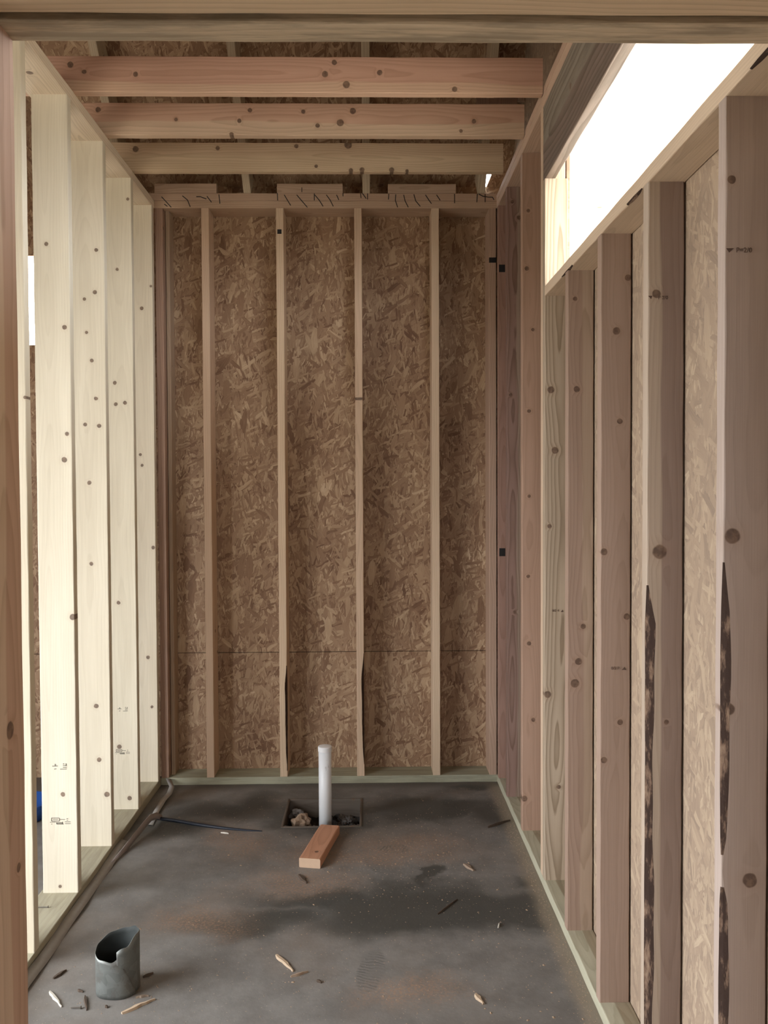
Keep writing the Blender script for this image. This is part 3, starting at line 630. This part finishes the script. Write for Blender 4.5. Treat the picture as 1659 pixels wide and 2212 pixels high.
gtext('0/2 4', face_M(at(1200, 1319, 'y', 3.139)), .0120, inkr, jack, 'stamp_text')
tri(jack, 3.139, [(1211, 1322), (1217, 1322), (1215.5, 1317)], inkr)

# ================================================================== OUTSIDE THE BRIGHT OPENING
pw = (.86, .78, .62)
SZ = 2.95; sy = at(1300, 380, 'z', SZ).y; kp = at(1295, 448, 'z', SZ); ysf = (sy+.003+9.0)/2
board('soffit_panel', (.752, 2.0), (sy+.003, 9.0), (SZ, SZ+.02), R_PLATE_Y, wood('plywood_pale', pw, pw, con=.05, auto=0, knots=[(kp.y-ysf, kp.x-1.376, .012)]), 'sunlit pale overhang board with one knot, beyond the bright opening', 'panel', 'overhang boards outside the opening')
board('soffit_panel', (.752, 2.0), (.0, sy-.003), (SZ, SZ+.02), R_PLATE_Y, wood('plywood_pale', pw, pw, con=.05, auto=0), 'sunlit pale overhang board above the seam line, outside the opening', 'panel', 'overhang boards outside the opening')

# ================================================================== OBJECTS ON THE FLOOR
def lathe(bm, prof, n=40, mat=0):
    rings = []
    for r, z in prof:
        rings.append([bm.verts.new((r*math.cos(2*math.pi*i/n), r*math.sin(2*math.pi*i/n), z)) for i in range(n)] if r > 1e-6 else [bm.verts.new((0, 0, z))])
    for a, b_ in zip(rings, rings[1:]):
        for i in range(n):
            j = (i+1) % n
            if len(a) == 1: bm.faces.new((a[0], b_[i], b_[j]))
            elif len(b_) == 1: bm.faces.new((a[i], a[j], b_[0]))
            else: bm.faces.new((a[i], a[j], b_[j], b_[i]))
    bmesh.ops.recalc_face_normals(bm, faces=bm.faces)
    return bm
# white pipe with cap
m, t, b = mat_new('white_plastic', .4, .5)
P = objco(t); d1 = t.ss(t.noise(t.vmath('MULTIPLY', P, (60, 60, 20)), 1, 4, .7)[0], .62, .70); x, y, z = t.sep(P)
low = t.math('SUBTRACT', 1, t.ss(z, .0, .10))
c = t.mix(t.math('MULTIPLY', d1, .5), (.72, .73, .74), (.28, .26, .24)); c = t.mix(t.math('MULTIPLY', t.ss(t.math('ADD', t.noise(P, 40, 4)[0], low), .9, 1.3), .7), c, (.25, .22, .19)); t.l.new(c, b.inputs['Base Color'])
PX, PY_ = -.2065, 3.828
pipe = tag(empty('drain_pipe', (PX, PY_, -.10)), 'white plastic drain pipe standing up out of the square hole in the slab', 'pipe')
bm = lathe(bmesh.new(), [(.0265, 0), (.0290, 0), (.0290, .435), (.0265, .435), (.0265, 0.0)]); newobj('tube', bm, m, pipe, Matrix.Translation((PX, PY_, -.10)), True)
mc = flat('cap_plastic', (.78, .77, .76), .45, nz=.05)
bm = lathe(bmesh.new(), [(0, .338), (.0285, .338), (.0285, .322), (.0312, .322), (.0312, .340), (.0298, .3435), (.020, .3455), (0, .346)])
newobj('cap', bm, mc, pipe, Matrix.Translation((PX, PY_, 0)), False)
# square hole edging and what lies in it
fe = tag(empty('hole_form', ((H['x0']+H['x1'])/2, (H['y0']+H['y1'])/2, 0)), 'thin dirty wooden edging set into the slab around the square hole', 'form')
mf = wood('form_wood', (.13, .105, .085), stain=.4); e = .011
for xx, yy in (((H['x0'], H['x0']+e), (H['y0'], H['y1'])), ((H['x1']-e, H['x1']), (H['y0'], H['y1'])), ((H['x0']+e, H['x1']-e), (H['y1']-e, H['y1'])), ((H['x0']+e, H['x1']-e), (H['y0'], H['y0']+e))):
    board('side_board', xx, yy, (-.098, .004), R_JOIST if xx[1]-xx[0] > .1 else R_BEAM, mf, parent=fe)
soil = flat('soil', (.035, .030, .026), .95, scale=30, nz=.4)
def lump(name, c, s, mat, seed, amp=.35, sub=4, parent=None, spike=0.):
    bm = bmesh.new(); bmesh.ops.create_icosphere(bm, subdivisions=sub, radius=1); from mathutils import noise as N
    for v in bm.verts:
        k = 1+amp*N.noise(v.co*1.6+Vector((seed, 0, 0)))+amp*.5*N.noise(v.co*5+Vector((0, seed, 0)))+spike*max(0, N.noise(v.co*9+Vector((seed, seed, 0))))
        v.co = Vector((v.co.x*s[0], v.co.y*s[1], v.co.z*s[2]))*k
    return newobj(name, bm, mat, parent, Matrix.Translation(c))
cx_, cy_ = (H['x0']+H['x1'])/2, (H['y0']+H['y1'])/2
bm = bmesh.new(); n = 26
from mathutils import noise as N
gr = [[bm.verts.new((H['x0']+e+.002+(H['x1']-H['x0']-2*e-.004)*i/n, H['y0']+e+.002+(H['y1']-H['y0']-2*e-.004)*j/n, -.085+.035*N.noise(Vector((i*.35, j*.35, 2)))+.02*N.noise(Vector((i*.9, j*.9, 7))))) for j in range(n+1)] for i in range(n+1)]
for i in range(n):
    for j in range(n): bm.faces.new((gr[i][j], gr[i+1][j], gr[i+1][j+1], gr[i][j+1]))
tag(newobj('loose_soil', bm, soil), 'dark loose soil at the bottom of the square hole', 'soil', kind='stuff')
paper = flat('crumpled', (.36, .25, .17), .8, nz=.5, scale=25)
o = lump('crumpled_scrap', (-.322, 3.85, -.030), (.045, .033, .045), paper, 3.1, .7, 3, None, .5); tag(o, 'crumpled tan scrap in the left half of the square hole', 'scrap')
o = lump('torn_rag', (-.112, 3.89, -.030), (.040, .036, .030), flat('rag', (.13, .115, .105), .95, nz=.5, scale=40), 9.4, .5, 4, None, .6); tag(o, 'ragged grey lump in the right half of the square hole', 'rag')
o = lump('concrete_crumb', (-.345, 3.99, -.03), (.035, .03, .025), flat('crumb', (.16, .14, .125), .95, nz=.4), 5.2, .5, 3); tag(o, 'small dirty lump at the back left of the square hole', 'lump')
for i, (dx, dy, r) in enumerate(((-.375, 3.775, .014), (-.30, 3.775, .010), (-.255, 3.772, .012), (-.15, 3.776, .013), (-.09, 3.775, .011), (-.06, 3.79, .012))):
    o = lump('dirt_clod', (dx, dy, -.012), (r*1.6, r, r), flat('crumb', (.10, .085, .075), .95, nz=.4), 5.2+i, .6, 2); tag(o, ('dirt clod at the near left corner of the square hole', 'small dirt clod on the near edge, left of the tan scrap', 'dirt clod on the near edge just left of the pipe', 'dirt clod on the near edge just right of the offcut end', 'dirt clod on the near edge in front of the grey rag', 'dirt clod at the near right corner of the square hole')[i], 'clod', 'dirt clods on the near edge of the hole')
# short board offcut
a = math.atan2(.337, .065)
MO = Matrix.Translation((-.212, 3.520, .019)) @ Matrix.Rotation(a, 4, 'Z')
# local x along the board, y thickness (up), z width
MO = MO @ Matrix(((1, 0, 0, 0), (0, 0, -1, 0), (0, 1, 0, 0), (0, 0, 0, 1)))
off = newobj('board_offcut', board_bm(.343, .038, .087, r=.004, seed=3), wood('offcut', (.55, .30, .185), (.52, .27, .165), ho=1, auto=0, con=.2, knots=[(-.105, .012, .007)]), None, MO)
tag(off, 'short reddish board offcut lying flat on the slab in front of the pipe', 'board')
me = off.data; me.materials.append(flat('end_grain', (.60, .42, .29), .8))
for p in me.polygons:
    if len(p.vertices) > 4: p.material_index = 1
# galvanised sleeve, rolled from sheet
m, t, b = mat_new('galvanised', .48, .5); b.inputs['Metallic'].default_value = .75
P = objco(t); v = t.voro(P, 38)['Color']; f = t.noise(P, 22, 4, .6)[0]
c = t.mix(f, (.10, .108, .10), (.25, .262, .245)); c = t.mix(.25, c, t.mix(t.sep(v)[0], (.12, .13, .12), (.32, .34, .32)))
c = t.mix(t.math('MULTIPLY', t.ss(t.noise(t.vmath('MULTIPLY', P, (1, 1, .5)), 28, 4, .7)[0], .52, .62), .6), c, (.15, .14, .125)); t.l.new(c, b.inputs['Base Color'])
t.put(b.inputs['Roughness'], t.math('MULTIPLY_ADD', f, .3, .38)); t.put(b.inputs['Metallic'], .55)
GALV = m
bm = bmesh.new(); n = 72; nz = 10; g0 = []

def hz(d):      # rim height by degrees travelled clockwise from the seam
    P_ = [(0, .118), (20, .112), (100, .122), (190, .150), (250, .168), (300, .174), (345, .150), (414, .110)]
    for (a_, h_), (b_, k_) in zip(P_, P_[1:]):
        if d <= b_: f_ = (d-a_)/(b_-a_); f_ = f_*f_*(3-2*f_); return h_+(k_-h_)*f_
    return .15
for i in range(n+1):
    fr = i/n; row = []
    for j in range(nz+1):
        v_ = j/nz
        start = -24-46*v_; span = 414-46*v_
        dg = fr*span; a = math.radians(start-dg)
        r = .0680-.0065*fr+.0012*math.sin(5*a+.5)
        if fr < .06: r -= .012*(1-fr/.06)*max(0, v_-.55)/.45
        if fr > .85: r += .003*(fr-.85)/.15*v_
        row.append(bm.verts.new((r*math.cos(a), r*math.sin(a)*.94, hz(dg)*v_+.0015*math.sin(a*9)*v_)))
    g0.append(row)
for i in range(n):
    for j in range(nz): bm.faces.new((g0[i][j], g0[i+1][j], g0[i+1][j+1], g0[i][j+1]))
bmesh.ops.recalc_face_normals(bm, faces=bm.faces); bmesh.ops.solidify(bm, geom=list(bm.faces), thickness=.0012); bm.normal_update()
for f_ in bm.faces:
    c_ = f_.calc_center_median(); f_.material_index = 1 if (f_.normal.x*c_.x+f_.normal.y*c_.y) < -.01 else 0  # inner faces get a near-black colour as painted shade inside the sleeve
sl_ = newobj('metal_sleeve', bm, [GALV, flat('inside_shade', (.035, .04, .038), .75, nz=.2)], None, Matrix.Translation((-.766, 2.548, .001)), True)
tag(sl_, 'dented galvanised sheet-metal sleeve standing open on the slab at the lower left', 'sleeve')
# foam sill gasket along the left plate
def ribbon(name, pts, wdir, width, th, mat, label, cat, parent=None):
    bm = bmesh.new(); rows = []
    for p, wd, in zip(pts, wdir):
        p = Vector(p); wd = Vector(wd).normalized(); rows.append((p, wd))
    R_ = []
    for i, (p, wd) in enumerate(rows):
        tdir = (rows[min(i+1, len(rows)-1)][0]-rows[max(i-1, 0)][0]).normalized(); nn = tdir.cross(wd).normalized()*th/2
        R_.append([bm.verts.new(p+nn), bm.verts.new(p+wd*width+nn), bm.verts.new(p+wd*width-nn), bm.verts.new(p-nn)])
    for A, B in zip(R_, R_[1:]):
        for q in range(4): bm.faces.new((A[q], A[(q+1) % 4], B[(q+1) % 4], B[q]))
    bm.faces.new(R_[0]); bm.faces.new(R_[-1][::-1]); bmesh.ops.recalc_face_normals(bm, faces=bm.faces)
    return tag(newobj(name, bm, mat, parent, None, True), label, cat)
foam = flat('foam', (.40, .38, .35), .9, nz=.2)
pts, wd = [], []
for i in range(40):
    yv = 1.2+2.42*i/39; pts.append((XL+.001+.002*math.sin(i*1.1), yv, .016+.003*math.sin(i*.9))); wd.append((.034+.004*math.sin(i*.7), 0, -.013))
ribbon('sill_gasket', pts, wd, .036, .003, foam, 'long grey foam strip sticking out from under the left bottom plate', 'gasket')
ctrl = [(-1.045, 3.40, .012), (-1.03, 3.50, .022), (-1.012, 3.60, .04), (-.995, 3.70, .055), (-.985, 3.78, .058), (-.972, 3.84, .045), (-.955, 3.87, .020)]
ribbon('loose_gasket_end', ctrl, [(.1, 0, -1)]*3+[(.15, 0, -1)]*4, .030, .003, flat('foam_pink', (.33, .28, .255), .9, nz=.2), 'loose end of foam strip curling up off the slab beside the left plate', 'gasket')
ctrl = [(-1.004, 3.80, .006), (-1.012, 3.95, .010), (-1.012, 4.08, .014), (-1.004, 4.17, .014), (-1.010, 4.25, .02), (-1.04, 4.305, .04)]
ribbon('loose_gasket_piece', ctrl, [(.8, 0, -.1)]*6, .026, .003, foam, 'foam strip piece running into the back left corner on the slab', 'gasket')
# dark hose lying from the strip
def tube(name, pts, rad, mat, label, cat, n=8, group=None, parent=None):
    cu = bpy.data.curves.new(name, 'CURVE'); cu.dimensions = '3D'; sp_ = cu.splines.new('NURBS'); sp_.points.add(len(pts)-1)
    for q, p in zip(sp_.points, pts): q.co = tuple(p[:3])+(1,); q.radius = p[3] if len(p) > 3 else 1
    sp_.use_endpoint_u = True; sp_.order_u = 4; cu.bevel_depth = rad; cu.bevel_resolution = 3; cu.resolution_u = 8; cu.use_fill_caps = True
    tmp = bpy.data.objects.new(name, cu); C.objects.link(tmp); bpy.context.view_layer.update()
    me = bpy.data.meshes.new_from_object(tmp.evaluated_get(bpy.context.evaluated_depsgraph_get())); bpy.data.objects.remove(tmp)
    o = bpy.data.objects.new(name, me); C.objects.link(o); me.materials.clear(); me.materials.append(mat)
    if parent: o.parent = parent
    return tag(o, label, cat, group)
tube('black_hose', [(-.972, 3.865, .008), (-.90, 3.845, .007), (-.80, 3.80, .006), (-.70, 3.765, .005, .9), (-.60, 3.735, .003, .7), (-.48, 3.72, .001, .4)], .008, flat('rubber', (.02, .024, .035), .45), 'thin dark blue-black hose lying on the slab from the curled foam strip', 'hose')
# splinters, shavings, twigs and nails
chip_l = flat('chip_light', (.56, .42, .29), .85, nz=.3); chip_w = flat('chip_white', (.62, .58, .50), .8); chip_d = flat('chip_dark', (.10, .07, .05), .9, nz=.4); steel = flat('nail_steel', (.16, .14, .12), .5, .5)
def splinter(p0, p1, wdt, mat, label, name='wood_splinter', cat='splinter', group='splinters on the slab', th=.004):
    A = at(p0[0], p0[1], 'z', .003); B = at(p1[0], p1[1], 'z', .003); d = (B-A); L = d.length; u = d.normalized(); s_ = Vector((-u.y, u.x, 0))
    bm = bmesh.new(); rnd = random.Random(int(p0[0]*7+p0[1])); n = 7; rows = []
    for i in range(n+1):
        f = i/n; w_ = wdt*(.35+.65*math.sin(math.pi*min(1, f*1.1+.08)))*rnd.uniform(.75, 1.15)/2; c = A+d*f+s_*rnd.uniform(-.1, .1)*wdt; h = th*(.5+.5*math.sin(math.pi*f))
        rows.append([bm.verts.new(c-s_*w_+Vector((0, 0, -.0029))), bm.verts.new(c-s_*w_*.6+Vector((0, 0, h))), bm.verts.new(c+s_*w_*.7+Vector((0, 0, h*.8))), bm.verts.new(c+s_*w_+Vector((0, 0, -.0029)))])
    for a_, b_ in zip(rows, rows[1:]):
        for q in range(4): bm.faces.new((a_[q], a_[(q+1) % 4], b_[(q+1) % 4], b_[q]))
    bm.faces.new(rows[0][::-1]); bm.faces.new(rows[-1]); bmesh.ops.recalc_face_normals(bm, faces=bm.faces)
    return tag(newobj(name, bm, mat), label, cat, group)
splinter((597, 2062), (634, 2097), .016, chip_l, 'pale blunt wood splinter on the slab, centre foreground')
splinter((628, 2109), (666, 2098), .010, flat('chip_tan', (.33, .24, .17), .9), 'thin tan splinter just right of the pale blunt one')
splinter((1027, 2146), (1044, 2168), .018, chip_l, 'small pale wood chip in the right foreground')
splinter((263, 2188), (334, 2157), .016, chip_l, 'long frayed tan splinter in front of the metal sleeve')
splinter((293, 2154), (321, 2150), .008, flat('chip_tan', (.25, .19, .14), .9), 'small dark splinter between sleeve and the frayed splinter')
splinter((108, 2141), (133, 2174), .012, chip_w, 'white pointed splinter at the lower left, near the doorway jamb')
splinter((116, 2113), (143, 2095), .014, chip_d, 'dark leaf-shaped chip beside the foam strip')
splinter((183, 2151), (188, 2181), .010, chip_d, 'dark upright sliver left of the metal sleeve')
splinter((309, 2110), (331, 2101), .010, chip_d, 'dark chip touching the right side of the metal sleeve')
splinter((945, 1974), (988, 1942), .006, chip_d, 'thin dark twig on the wet patch', th=.003)
splinter((1054, 1787), (1102, 1772), .012, chip_d, 'dark stick on the slab near the right bottom plate', th=.008)
splinter((1076, 2003), (1079, 1994), .006, chip_w, 'tiny white chip upright on the wet patch')
splinter((477, 1798), (494, 1800), .006, chip_w, 'tiny white sliver beside the end of the dark hose')
splinter((647, 1889), (662, 1907), .020, chip_d, 'brown crumb of bark in front of the board offcut')
splinter((1003, 1866), (1023, 1880), .022, flat('chip_tan2', (.30, .22, .16), .9), 'flat tan shaving right of the footprints')
splinter((228, 2172), (232, 2176), .008, chip_d, 'tiny black crumb in front of the metal sleeve')
splinter((168, 2138), (179, 2142), .008, chip_d, 'tiny dark crumb left of the metal sleeve')
splinter((685, 2117), (694, 2122), .011, chip_d, 'small black crumb left of the boot print')
splinter((223, 1872), (236, 1860), .012, chip_d, 'dark chip beside the foam strip, level with the pale studs')
def nail(p0, p1, label, z=.004):
    A = at(p0[0], p0[1], 'z', z); B = at(p1[0], p1[1], 'z', z); e_ = tag(empty('nail', A), label, 'nail', 'nails on the slab'); bpy.context.view_layer.update()
    L = (B-A).length; R = (B-A).to_track_quat('Z', 'Y').to_matrix().to_4x4()
    newobj('shank', lathe(bmesh.new(), [(0, 0), (.0018, .004), (.0018, L), (0, L)], 10), steel, e_, Matrix.Translation(A) @ R)
    newobj('head', lathe(bmesh.new(), [(0, L-.0015), (.0045, L-.0015), (.0045, L), (0, L)], 14), steel, e_, Matrix.Translation(A) @ R)
nail((150, 2177), (175, 2176), 'rusty nail lying at the lower left between two splinters')
p = at(92, 1961, 'z', ZP); q = at(104, 1961, 'z', ZP)
e_ = tag(empty('nail', (p.x, p.y, ZP+.002)), 'nail lying on the left bottom plate in front of the stamped stud', 'nail'); bpy.context.view_layer.update()
L_ = (q-p).length
newobj('shank', lathe(bmesh.new(), [(0, 0), (.0018, .004), (.0018, L_+.02), (0, L_+.02)], 10), steel, e_, Matrix.Translation((p.x-.02, p.y, ZP+.0022)) @ Matrix.Rotation(math.pi/2, 4, 'Y'))
newobj('head', lathe(bmesh.new(), [(0, L_+.019), (.0035, L_+.019), (.0035, L_+.0205), (0, L_+.0205)], 12), steel, e_, Matrix.Translation((p.x-.02, p.y, ZP+.0036)) @ Matrix.Rotation(math.pi/2, 4, 'Y'))
# sawdust grains
bm = bmesh.new(); rnd = random.Random(12)
def grains(n, fx, fy, s0, s1):
    for _ in range(n):
        x_, y_ = fx(), fy()
        if H['x0']-.01 < x_ < H['x1']+.01 and H['y0']-.01 < y_ < H['y1']+.01: continue
        if x_ > XR-.004 or x_ < XL+.01 or y_ > YB-.01: continue
        s_ = rnd.uniform(s0, s1); a_ = rnd.uniform(0, 6.3); M = Matrix.Translation((x_, y_, s_*.12)) @ Matrix.Rotation(a_, 4, 'Z')
        r_ = rnd.uniform(.25, .7)
        vs = [bm.verts.new(M @ Vector(v)) for v in ((-s_, -s_*r_, -s_*.12), (s_, -s_*r_*.8, -s_*.12), (s_*.8, s_*r_, -s_*.12), (-s_*.7, s_*r_, -s_*.12), (0, 0, s_*.35))]
        for q in ((0, 1, 4), (1, 2, 4), (2, 3, 4), (3, 0, 4)): bm.faces.new([vs[k] for k in q])
grains(1400, lambda: rnd.uniform(-.95, .62), lambda: rnd.uniform(2.2, 4.25), .0008, .0030)
grains(700, lambda: rnd.gauss(.0, .28), lambda: rnd.gauss(3.45, .2), .0008, .0028)
grains(900, lambda: XR-abs(rnd.gauss(0, .03))-.004, lambda: rnd.uniform(2.1, 4.2), .0008, .0024)
grains(60, lambda: rnd.uniform(-.9, .6), lambda: rnd.uniform(2.2, 4.1), .003, .006)
tag(newobj('sawdust', bm, flat('sawdust', (.42, .30, .20), .95, nz=.4, scale=15)), 'sawdust and wood crumbs scattered over the slab', 'sawdust', kind='stuff')
# blue pail far behind the left studs
m_b = flat('blue_plastic', (.02, .08, .30), .45, nz=.05)
pb = at(91, 1727, 'y', 3.9)
pail = tag(empty('pail', (pb.x-.09, 3.9, 0)), 'blue object on the floor glimpsed in the gap left of the stamped stud', 'pail'); bpy.context.view_layer.update()
newobj('body', lathe(bmesh.new(), [(0, .004), (.10, .004), (.125, .08), (.122, .08), (.098, .008), (0, .008)], 32), m_b, pail, Matrix.Translation((pb.x-.09, 3.9, 0)), True)
newobj('rim', lathe(bmesh.new(), [(.122, .070), (.130, .070), (.130, .082), (.122, .082), (.122, .070)], 32), m_b, pail, Matrix.Translation((pb.x-.09, 3.9, 0)))
